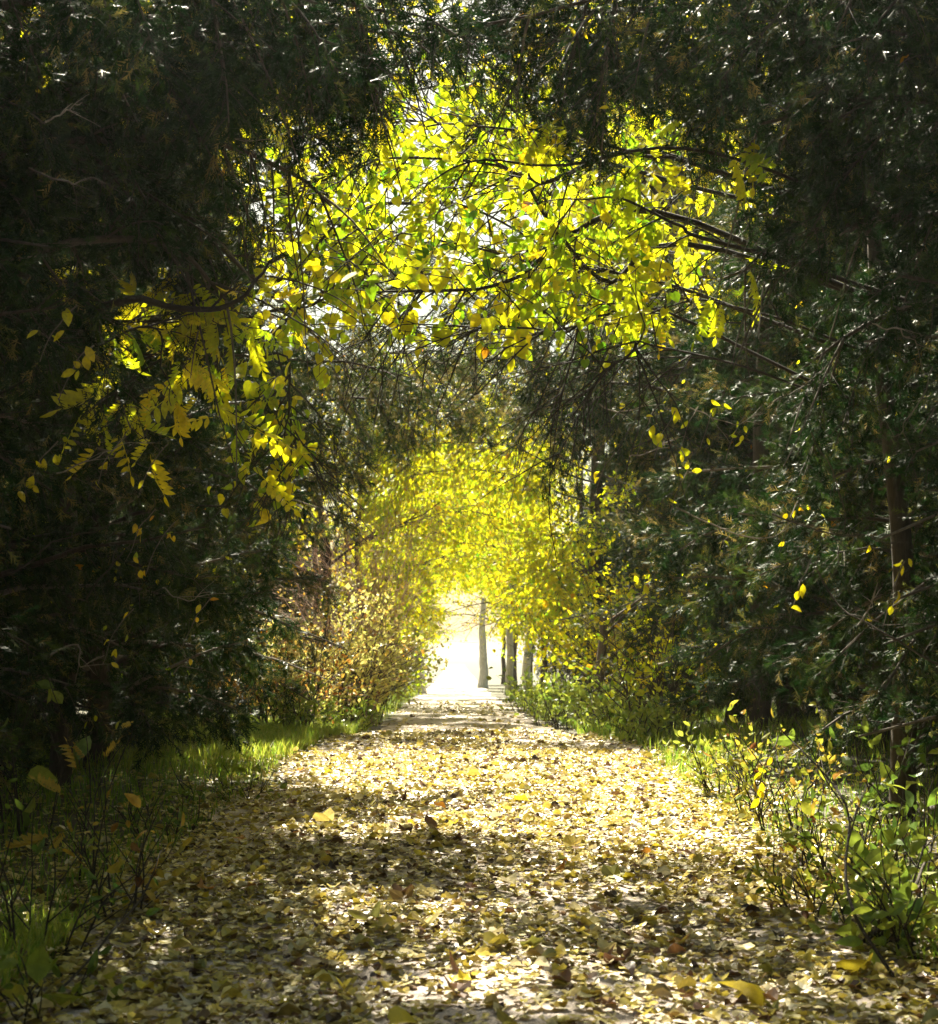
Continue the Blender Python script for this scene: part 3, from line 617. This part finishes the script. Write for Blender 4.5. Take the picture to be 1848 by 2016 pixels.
# yellow trees further down
YV = [yellow_tree(50, 6.4, 10, 2, 16, .095, SMALL, .6, .15), yellow_tree(51, 7.0, 11, 2, 15, .095, SMALL, .48, .16), yellow_tree(52, 5.6, 10, 2, 15, .09, SMALL, .38, .15)]
YV.append(yellow_tree(53, 8.4, 12, 2, 20, .10, HEART[:2], .55, .16, hmin=.5, L0=1.5))
yl = [(-3.0, 14.8, 1.0, 3, "tall yellow tree on the left, filling the gap behind the hanging heart leaves"),
      (2.8, 15.8, 1.0, 3, "tall yellow tree on the right, behind the arching black branches"),
      (-2.5, 28.3, .95, 0, "yellow tree on the left beyond the middle arch, by the twiggy red bush"),
      (3.3, 27.5, .95, 1, "yellow tree on the right beyond the middle arch"),
      (-2.2, 33.0, .9, 1, None), (2.2, 34.0, .95, 0, None), (-2.3, 39.0, .9, 0, None), (1.9, 41.0, .9, 2, None), (-2.4, 46.0, .95, 1, None), (1.8, 49, .95, 0, None),
      (-2.8, 54.0, .95, 2, None), (1.6, 57.0, .95, 1, None), (-3.2, 63.0, 1.0, 0, None), (1.4, 66.0, 1.0, 0, None), (-6.0, 46, 1.2, 0, None), (5.5, 48, 1.2, 1, None), (-6.5, 60, 1.2, 1, None), (5.5, 62, 1.2, 0, None),
      (-6.2, 18, 1.25, 1, "W"), (6.0, 20, 1.25, 0, "W"), (-6.0, 29, 1.35, 0, "W"), (6.2, 31, 1.35, 1, "W"), (-9, 25, 1.4, 1, "W"), (9.5, 27, 1.4, 0, "W"), (-5.6, 11.5, 1.2, 0, "W"), (6.0, 13.5, 1.2, 1, "W"),
      (-3.7, 12.7, 1.2, 3, "very tall yellow tree on the left, showing through the top of the canopy"), (3.6, 13.0, 1.2, 3, "very tall yellow tree on the right, showing between the dark top boughs"),
      (-3.6, 33.5, 1.85, 3, "tallest yellow tree on the left, high behind the middle arch"), (3.7, 29.0, 1.5, 3, "tallest yellow tree on the right, high behind the middle arch"),
      (3.0, 24.6, 1.3, 3, "tall yellow tree on the right whose crown closes the sky above the middle arch"), (2.3, 30.5, 1.7, 3, "tallest crown over the path, yellow, well behind the middle arch"),
      (-5.2, 23.5, 1.2, 3, "yellow tree on the left rising above the middle arch"), (3.1, 23.6, 1.15, 3, "yellow tree on the right rising above the middle arch")]
cnt = {}
for i, (x, y, s, v, lab) in enumerate(yl):
    sdn = "left" if x < 0 else "right"; grp = None
    if lab is None:
        cnt[sdn] = cnt.get(sdn, 0) + 1; lab = "%s yellow tree from the middle arch towards the white opening, %s side" % (ORD[cnt[sdn]], sdn); grp = "yellow trees at the far end, %s side" % sdn
    elif lab == "W":
        cnt[sdn + "w"] = cnt.get(sdn + "w", 0) + 1; lab = "%s nearest yellow tree in the woods behind the %s cedars" % (ORD[cnt[sdn + "w"]], sdn); grp = "yellow trees in the woods on the %s" % sdn
    put_tree("yellow_tree", (x, y, gf(x, y) - .05), YV[v], lab, "tree", grp, i * 1.7, s)

# yellow limbs meeting over the far part of the path
for i, (sx, Y, zl) in enumerate([(1, 27.0, 3.9), (-1, 32.0, 3.6), (1, 35, 3.2), (-1, 40, 3.3), (1, 46, 3.4), (-1, 52, 3.6), (1, 58, 3.8), (-1, 66, 4.1)]):
    rt = (sx * 3.0, Y, gf(sx * 3.0, Y)); rr = np.random.default_rng(300 + i); lm = []; cx = float(path_cx(Y))
    for k in range(6):
        z0 = zl + .42 * k + rr.uniform(0, .2); yy = Y + rr.uniform(-1.2, 1.2)
        lm.append(([(sx * 1.7, yy, z0 - .1 * k), (sx * .9, yy + .2, z0 + .35), (cx, yy + .3, z0 + .5), (cx - sx * 1.0, yy + .2, z0 + .3), (cx - sx * 1.7, yy, z0 - .25)], .016, 1.0))
    for k in range(3):
        z0 = 2.3 + .5 * k; lm.append(([(sx * 2.0, Y, z0), (sx * 1.7, Y - .4, z0 + .1), (sx * 1.35, Y - .8, z0 - .1)], .012, 1.3))
    ms = canopy_tree(310 + i, rt, lm, SMALL, .10, 9, .5, .18, nsub=14, subL=.6, tint=.3)
    put_tree("yellow_tree", rt, ms, ["yellow tree whose limbs reach over the path from the right just past the middle arch", "yellow tree arching from the left above the ochre shrub", "third yellow tree arching over the far path, from the right",
        "yellow tree arching from the left over the bright opening", "yellow tree leaning over the far path beside the trunks on the right", "far yellow tree leaning over the path from the left, washed out by light", "far yellow tree over the right side of the white opening", "farthest yellow tree bending over the white opening"][i], "tree")

# ------------------------------------------------------------------ bare trunks
def bare_trunk(px, Y, r, H, label, seed, tint=.45, group=None, lean=0, limbs=5, vines=None):
    rng = np.random.default_rng(seed); x = (px - 924) / FPX * Y; z = gf(x, Y); T = Geo(); n = 14; tt = np.linspace(0, 1, n)
    tp = np.stack([lean * tt + np.cumsum(rng.normal(0, .02, n)), np.cumsum(rng.normal(0, .02, n)), tt * H - .1], 1)
    tube(T, tp, r * (1 - .5 * tt) * (1 + .5 * np.exp(-tt * 20)), 11, tint)
    bm_ = M_HAZED if Y > 35 else M_BARK; ms = [("trunk", T.mesh("trunk", [bm_], True))]
    for k in range(limbs):
        B = Geo(); i0 = int(n * rng.uniform(.4, .95)); az = rng.uniform(0, 6.3); d = unit(np.array([math.cos(az), math.sin(az) * .5, rng.uniform(.3, 1)]))
        lp = limb_pts(tp[i0], d, rng.uniform(.6, 1.4), .05, 8, rng); tube(B, lp, np.linspace(r * .3, r * .05, 8), 5, tint); ms.append(("branch", B.mesh("branch", [M_BARK], True)))
    return put_tree("bare_tree", (x, Y, z), ms, label, "tree", group)
bare_trunk(1165, 19.6, .085, 1.5, "grey trunk standing on the right verge just past the crest", 1, .62, lean=.1, limbs=3)
bare_trunk(1188, 20.6, .045, 1.7, "thin dark trunk leaning just behind the grey trunk on the right", 2, .3, lean=.5, limbs=3)
bare_trunk(648, 22.5, .09, 2.7, "dark dead trunk rising out of the ochre shrub on the left", 3, .12, limbs=4)
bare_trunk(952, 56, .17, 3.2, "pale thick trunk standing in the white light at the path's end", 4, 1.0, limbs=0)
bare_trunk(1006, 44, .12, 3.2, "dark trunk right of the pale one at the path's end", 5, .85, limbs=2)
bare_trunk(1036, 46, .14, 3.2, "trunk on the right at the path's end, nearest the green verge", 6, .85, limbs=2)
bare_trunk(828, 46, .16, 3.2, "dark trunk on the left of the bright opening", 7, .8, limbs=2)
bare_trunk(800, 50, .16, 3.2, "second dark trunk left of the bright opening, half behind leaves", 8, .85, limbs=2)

# ------------------------------------------------------------------ shrubs
def shrub(name, x, y, H, Rr, ns, tmpls, size, per, mu, sd_, m, label, seed, bark=M_BARK, bt=.4, cat="shrub", depth=2, hang=.2, group=None, lean=(0, 0), spread=.05, r=.012):
    rng = np.random.default_rng(seed); z = gf(x, y); e = link(name, None, None, (x, y, z)); tag(e, label, cat, group); ends = []
    W = Geo()
    for i in range(ns):
        az = rng.uniform(0, 6.283); rr = Rr * .35 * math.sqrt(rng.random()); p0 = np.array([rr * math.cos(az), rr * math.sin(az), -.05])
        d = unit(np.array([math.cos(az) * rng.uniform(.1, .8) * Rr / H + lean[0], math.sin(az) * rng.uniform(.1, .8) * Rr / H + lean[1], 1.0]))
        fork(rng, p0, d, H * rng.uniform(.4, .62), r, depth, W, ends, .05, bt)
    link("stem", W.mesh("stem", [bark], True), e)
    if per > 0:
        G = Geo(); leaves_on(G, ends, rng, tmpls, per, size, mu, sd_, spread, hang); link("foliage", G.mesh("foliage", [m]), e)
    return e
def X(px, Y): return (px - 924) / FPX * Y
shrub("vine_shrub", X(655, 20.8), 20.8, 1.6, 1.1, 24, SMALL, .06, 12, .38, .22, M_OCH, "tall cream and ochre leaved shrub on the left at the crest", 11)
shrub("vine_shrub", X(712, 23.5), 23.5, 1.55, .8, 20, SMALL, .065, 11, .25, .18, M_OCH, "pale yellow shrub leaning towards the bright opening on the left", 12)
shrub("vine_shrub", X(570, 18.6), 18.6, 1.4, .8, 16, SMALL, .055, 9, .8, .18, M_OCH, "rusty orange leaved shrub at the foot of the left cedars", 13)
shrub("vine_shrub", X(752, 31), 31, 1.8, .9, 16, SMALL, .085, 11, .35, .15, M_YEL, "bright yellow shrub far down the left verge", 14)
shrub("twiggy_bush", X(700, 23.0), 23.0, 3.3, 1.2, 24, SMALL, .05, 0, .5, .1, M_OCH, "bare reddish brown twiggy bush above the ochre shrub", 15, M_RED, .75, depth=3, r=.009)
shrub("twiggy_bush", X(680, 21.8), 21.8, 2.5, .9, 8, SMALL, .05, 1, .8, .1, M_OCH, "pale leafless tangle of twigs beside the dark dead trunk", 16, M_RED, .95, depth=3)
for i, (px, Y, H, lab) in enumerate([(600, 17.5, .75, "bright green weed clump between the left grass and the ochre shrub"), (680, 19.8, .65, "light green weed clump at the left edge of the crest"),
        (1080, 22, .9, "tall pale green weed clump left of the grey trunk"), (1120, 21, 1.0, "leafy green weed clump at the foot of the grey trunk"), (1225, 17.5, .95, "bright yellow green weed clump right of the grey trunk"),
        (1265, 15.5, .6, "green weed clump at the right edge of the crest"), (1040, 27, .8, "small sunlit weed clump beside the far path, right"), (1190, 18.5, .8, "green weed with round yellow leaves beside the grey trunk")]):
    shrub("weed_clump", X(px, Y), Y, H, .55, 16, OVAL, .075, 6, .75, .2, M_GRN, lab, 60 + i, M_BARK, .3, "weed", depth=1, r=.006)
shrub("yellow_shrub", X(1300, 16.5), 16.5, 1.7, .9, 16, SMALL, .07, 5, .5, .2, M_YEL, "sparse yellow leaved shrub against the right cedars' dark hollow", 80)
shrub("yellow_shrub", X(1225, 24), 24, 2.4, 1.0, 16, SMALL, .08, 8, .6, .2, M_YEL, "yellow shrub behind the grey trunk on the right", 81)
shrub("yellow_shrub", X(1130, 30), 30, 2.6, 1.0, 16, SMALL, .08, 10, .5, .2, M_YEL, "yellow green shrub on the right verge beyond the grey trunk", 82)

# right foreground undergrowth
fgr = [(1540, 9.4, .85, .45, 11, OVAL, .055, 5, .62, .22, M_WEED, "sunlit yellow seedling clump on the right verge, orange leaves on top"),
       (1490, 10.4, .8, .4, 8, OVAL, .05, 5, .5, .2, M_WEED, "yellow green seedling clump behind the orange topped one"),
       (1640, 8.2, .62, .5, 10, OVAL, .055, 4, .4, .25, M_WEED, "green leafy weed in the middle of the right undergrowth"),
       (1760, 7.4, .62, .5, 9, OVAL, .085, 3, .55, .2, M_GRN, "weed with broad green leaves at the right edge"),
       (1700, 6.6, .42, .5, 9, OVAL, .075, 4, .8, .2, M_GRN, "low green weed with pale leaves near the lower right corner"),
       (1840, 6.4, .6, .5, 9, OVAL, .075, 3, .6, .2, M_GRN, "dark green weed cut by the right edge of the picture"),
       (1590, 7.2, .4, .4, 9, OVAL, .05, 4, .5, .25, M_WEED, "low yellow green weed spilling onto the leaf covered path, right"),
       (1420, 11.5, .5, .4, 9, OVAL, .06, 6, .9, .1, M_GRN, "small green weed on the right verge before the black hollow"),
       (1780, 8.8, .9, .6, 7, OVAL, .10, 2.5, .6, .2, M_GRN, "tall weed with big backlit leaves under the nearest right cedar")]
for i, (px, Y, H, Rr, ns, tm, sz, per, mu, sdv, m, lab) in enumerate(fgr):
    shrub("weed_clump", X(px, Y), Y, H, Rr, ns, tm, sz, per, mu, sdv, m, lab, 90 + i, M_BARK, .25, "weed", depth=1, r=.006, hang=.1)
# left foreground
fgl = [(190, 8.0, 1.0, .35, 3, PINN, .13, .6, .8, .08, M_WEED, "slim sapling with amber feather leaves in the shade on the left"),
       (250, 7.2, .65, .3, 5, OVAL, .07, 3, .85, .1, M_WEED, "short sapling with a few amber leaves beside the left verge"),
       (90, 6.4, .75, .5, 9, OVAL, .05, 3, .4, .2, M_GRN, "dim brushy weed at the left edge of the picture"),
       (60, 9.2, 1.2, .4, 5, OVAL, .13, 1.5, .6, .2, M_GRN, "sapling with two broad pale green leaves against the dark left cedars"),
       (100, 5.5, .28, .4, 7, OVAL, .07, 3, .4, .15, M_WEED, "low yellow green weed in the lower left corner"),
       (330, 9.6, .45, .5, 9, OVAL, .05, 5, .5, .2, M_GRN, "low green weed under the left cedar's skirt"),
       (440, 11, .35, .5, 9, OVAL, .05, 5, .8, .2, M_GRN, "small bright weed tuft on the left edge of the path")]
for i, (px, Y, H, Rr, ns, tm, sz, per, mu, sdv, m, lab) in enumerate(fgl):
    shrub("weed_clump", X(px, Y), Y, H, Rr, ns, tm, sz, per, mu, sdv, m, lab, 120 + i, M_BARK, .3, "weed", depth=1, r=.006, hang=.2)

# ------------------------------------------------------------------ fallen sticks
def stick(ctrl, r, label, tint=.2, seed=0):
    B = Geo(); rng = np.random.default_rng(seed); c = np.array(ctrl, float); o = c[0].copy(); bp = curve(c - o, 18, .006, rng); tube(B, bp, np.linspace(r, r * .4, 18), 6, tint)
    k = 9; tube(B, curve([bp[k], bp[k] + [.05, .04, .12], bp[k] + [.1, .1, .2]], 6), np.linspace(r * .5, r * .2, 6), 5, tint)
    tag(link("stick", B.mesh("stick", [M_BARK], True), None, o), label, "stick")
a = P(1770, 1900, 6.0); b = P(1540, 1590, 7.4)
stick([[a[0], 6.0, gf(a[0], 6.0)], [a[0] - .12, 6.2, .45], [X(1650, 6.6), 6.6, .8], [b[0], 7.4, 1.05]], .008, "dark reddish stem leaning up to the left at the lower right", .25, 1)
stick([[X(110, 5.6), 5.6, gf(X(110, 5.6), 5.6)], [X(200, 6.0), 6.0, .3], [X(290, 6.6), 6.6, .42], [X(330, 7), 7, .55]], .006, "thin dark stick slanting over the leaves at the lower left", .2, 2)
stick([[X(1690, 6.4), 6.4, .28], [X(1750, 6.6), 6.6, .36], [X(1800, 6.9), 6.9, .45], [X(1830, 7.1), 7.1, .6]], .012, "thick grey fallen stick in the weeds at the lower right", .55, 3)

# ------------------------------------------------------------------ litter, grass
rng = np.random.default_rng(77)
def scatter(n, ymin, ymax, xlo, xhi, r):
    y = r.uniform(ymin, ymax, n); return r.uniform(xlo, xhi, n), y
G = Geo()
def litter(n, ymin, ymax, wd, sz, seed, mu=.66, sdv=.27, edge=.5):
    r = np.random.default_rng(seed); y = r.uniform(ymin, ymax, n); x = r.normal(0, 1, n) * edge + r.uniform(-1, 1, n) * wd; x += path_cx(y)
    pn = .5 + .5 * np.sin(x * 1.7 + np.sin(y * .9) * 2) * np.sin(y * 1.3 + 1)
    k = r.random(n) < (.45 + .55 * pn) * np.interp(np.abs(x - path_cx(y)), [0, 1.7, 2.6, 4], [1, 1, .6, .25]); x, y = x[k], y[k]; m = len(x)
    s = sz * r.lognormal(0, .33, m); p = np.stack([x, y, g(x, y) + .014 + np.abs(r.normal(0, .012, m))], 1)
    az = r.uniform(0, 6.283, m); tl = r.normal(0, 1, m) * np.where(r.random(m) < .08, .4, .07); yd = np.stack([np.cos(az), np.sin(az), tl], 1); nr = np.stack([r.normal(0, .14, m), r.normal(0, .14, m), np.ones(m)], 1)
    tn = np.where(r.random(m) < .5, np.clip(r.normal(mu + .08, .16, m), 0, 1), np.clip(r.normal(.25, .16, m), 0, 1)); lat = np.clip((np.abs(x) - .9) / 1.2, 0, 1); tn = np.where(r.random(m) < lat * .6, np.clip(r.normal(.45, .1, m), 0, 1), tn)
    wh = r.integers(0, len(LIT), m)
    for q in range(len(LIT)):
        kk = wh == q; stamp(G, LIT[q], p[kk], yd[kk], nr[kk], s[kk], tn[kk])
litter(40000, 3.8, 11, 1.9, .040, 1)
litter(15000, 11, 14.5, 1.7, .040, 2)
litter(3200, 14, 18, 1.5, .042, 7)
litter(1800, 17, 34, 1.0, .06, 3)
litter(20000, 5, 17, 3.4, .05, 4, .5)
tag(link("leaf_litter", G.mesh("leaf_litter", [M_LIT])), "small dry fallen leaves carpeting the path, cream, yellow, olive and brown", "leaf litter", None, "stuff")

# single larger leaves lying on top
def solid_mat(name, c, trans=.25, rough=.35):
    return leaf_mat(name, [(0, tuple(v * .75 for v in c)), (1, c)], trans, rough, .6)
KINDS = [("yellow", (.72, .58, .04), "broad yellow fallen leaf lying on top of the path's leaf litter"), ("cream", (.66, .60, .40), "broad cream coloured fallen leaf lying on top of the path's leaf litter"),
         ("olive", (.28, .27, .05), "broad olive fallen leaf lying on top of the path's leaf litter"), ("brown", (.12, .055, .025), "curled dark brown fallen leaf lying on top of the path's leaf litter"),
         ("orange", (.55, .24, .03), "broad orange brown fallen leaf lying on top of the path's leaf litter")]
LM = {}
for nm, c, _ in KINDS:
    mm = solid_mat(nm + "_fallen_leaf", c)
    lst = []
    for q, (T_, F_) in enumerate(LOB + [t_heart(.5, .3), t_litter(9, .8)]):
        gg = Geo(); Tn = T_ - [0, .5, T_[:, 2].min() if nm != "brown" else T_[:, 2].min()]
        gg.add(Tn, tris=F_, tint=np.random.default_rng(q).uniform(0, 1, len(Tn)) * .3 + .6); lst.append(gg.mesh("fallen_leaf", [mm], False))
    LM[nm] = lst
def lay(nm, q, x, y, s, rz, tx, ty, label, group=None, flip=False):
    o = link("fallen_leaf", LM[nm][q], None, (x, y, gf(x, y) + .03)); o.scale = (s, s, s); o.rotation_euler = (tx, ty, rz); return tag(o, label, "fallen leaf", group)
spec = [("brown", 3, 1215, 1912, .13, "dark brown curled leaf, the biggest at the bottom right of the path", .4), ("brown", 1, 905, 1932, .12, "crumpled dark leaf near the bottom middle of the path", .5),
        ("brown", 3, 900, 1968, .11, "flat dark brown leaf just below the crumpled one at the bottom middle", .2), ("orange", 0, 1335, 1872, .12, "rust red curled leaf on the right half of the path near the bottom", .3),
        ("yellow", 0, 1025, 1587, .13, "bright yellow lobed leaf standing out on the white middle of the path", .4), ("orange", 1, 1100, 1725, .09, "orange pointed leaf right of the path's middle", .5),
        ("brown", 1, 795, 1582, .10, "dark leaf upright left of the path's bright middle", .6), ("cream", 2, 635, 1915, .15, "large cream leaf at the lower left of the path", .3), ("olive", 4, 740, 1835, .14, "large olive leaf left of the path's centre line", .5),
        ("olive", 0, 1205, 1738, .14, "folded olive leaf right of the path's centre line", .6), ("olive", 2, 1045, 1875, .10, "small olive leaf below the path's centre", .7), ("orange", 1, 410, 1762, .08, "red leaf at the left edge of the path", .3),
        ("yellow", 4, 1430, 1985, .14, "long yellow leaf at the bottom edge, right of centre", .8), ("yellow", 4, 1690, 1935, .15, "big yellow leaf at the lower right corner", .9)]
for nm, q, px, py, s, lab, tx in spec:
    # distance of the ground under that pixel
    Y = 12.0
    for _ in range(40):
        zg = gf(X(px, Y), Y); pt = P(px, py, Y); slope = (pt[2] - EYE[2]) / Y
        Y = .5 * Y + .5 * np.clip((zg - EYE[2]) / min(slope, -.02), 3.5, 20)
    lay(nm, q, X(px, Y), float(Y), s, px * .37, tx, .2, lab)
r = np.random.default_rng(9)
for i in range(240):
    y = 4.6 + 8.5 * r.random() ** 1.5; x = r.uniform(-1.75, 1.75); nm, c, lab = KINDS[r.choice(5, p=[.36, .2, .22, .14, .08])]
    q = int(r.integers(0, 6)); zone = "near the bottom edge" if y < 5.6 else ("halfway to the crest" if y < 8 else "towards the crest"); sdx = "left" if x < -.55 else ("right" if x > .55 else "middle")
    lab = "%s %s leaf lying %s, %s of path" % (["lightly curled", "strongly curled", "flat", "crumpled", "heart shaped", "oval"][q], {"brown": "dark brown", "cream": "cream coloured", "orange": "orange brown"}.get(nm, nm), zone, sdx)
    lay(nm, q, x, y, r.uniform(.045, .08), r.uniform(0, 6.28), r.normal(0, .14), r.normal(0, .14), lab, "%s leaves fallen on the path" % nm)

G = Geo(); r = np.random.default_rng(21)
def grass(n, x0, x1, y0, y1, h, mu, dens=None):
    x = r.uniform(x0, x1, n); y = r.uniform(y0, y1, n); cl = .5 + .5 * np.sin(x * 2.3 + y) * np.sin(y * 1.9 - x)
    k = (r.random(n) < .3 + .7 * cl) & (np.abs(x - path_cx(y)) > path_half(y) + .05 + r.exponential(.12, n) * 0); x, y = x[k], y[k]; n = len(x)
    p = np.stack([x, y, g(x, y) - .01], 1); az = r.uniform(0, 6.283, n); ln = r.uniform(.1, .7, n); hh = h * r.uniform(.5, 1.4, n); d = np.stack([np.cos(az) * ln, np.sin(az) * ln, np.ones(n)], 1)
    s = np.stack([-np.sin(az), np.cos(az), np.zeros(n)], 1) * (.004 + .00 * hh[:, None]); m = p + d * hh[:, None] * [.45, .45, .6]; tp = p + d * hh[:, None] * [1.1, 1.1, .9]
    V = np.stack([p - s, p + s, m + s * .8, m - s * .8, tp], 1).reshape(-1, 3); b = (np.arange(n) * 5)[:, None, None]
    F = (np.array([[0, 1, 2], [0, 2, 3], [3, 2, 4]])[None] + b).reshape(-1, 3)
    G.add(V, tris=F, tint=np.repeat(np.clip(r.normal(mu, .2, n), 0, 1), 5))
grass(22000, -4.2, -1.3, 12.5, 22, .15, .72); grass(9000, -5, -1.5, 6, 12.5, .12, .45); grass(14000, 1.3, 4, 13, 24, .16, .65); grass(4000, 1.5, 4, 6, 13, .12, .55); grass(9000, -2.9, -1.3, 13.6, 19, .14, .85)  # last patch, left of the crest, tinted lighter to stand in for sun
grass(9000, -3.5, -1.0, 22, 45, .2, .7); grass(9000, 1.0, 3.5, 24, 45, .2, .7); grass(9000, -2.6, -1.4, 4.8, 7, .12, .8)
tag(link("grass", G.mesh("grass", [M_GRASS])), "short green grass along both verges of the path", "grass", None, "stuff")

# ------------------------------------------------------------------ haze in the sunlit air
hb = Geo(); hx = 1000.0; ht = 11.5
hv = [(-hx, -50, -3), (hx, -50, -3), (hx, 1900, -3), (-hx, 1900, -3), (-hx, -50, ht), (hx, -50, ht), (hx, 1900, ht), (-hx, 1900, ht)]
hb.add(hv, quads=[(0, 3, 2, 1), (4, 5, 6, 7), (0, 1, 5, 4), (1, 2, 6, 5), (2, 3, 7, 6), (3, 0, 4, 7)])
hm = bpy.data.materials.new("haze_air"); hm.use_nodes = True; hn = hm.node_tree; hn.nodes.remove(hn.nodes["Principled BSDF"])
pv = hn.nodes.new("ShaderNodeVolumePrincipled"); pv.inputs["Color"].default_value = (1, .99, .93, 1); pv.inputs["Density"].default_value = HAZE; pv.inputs["Anisotropy"].default_value = .45
hn.links.new(pv.outputs[0], hn.nodes["Material Output"].inputs["Volume"])
tag(link("haze", hb.mesh("haze", [hm])), "pale sunlit haze filling the air along the path", "haze", None, "stuff")
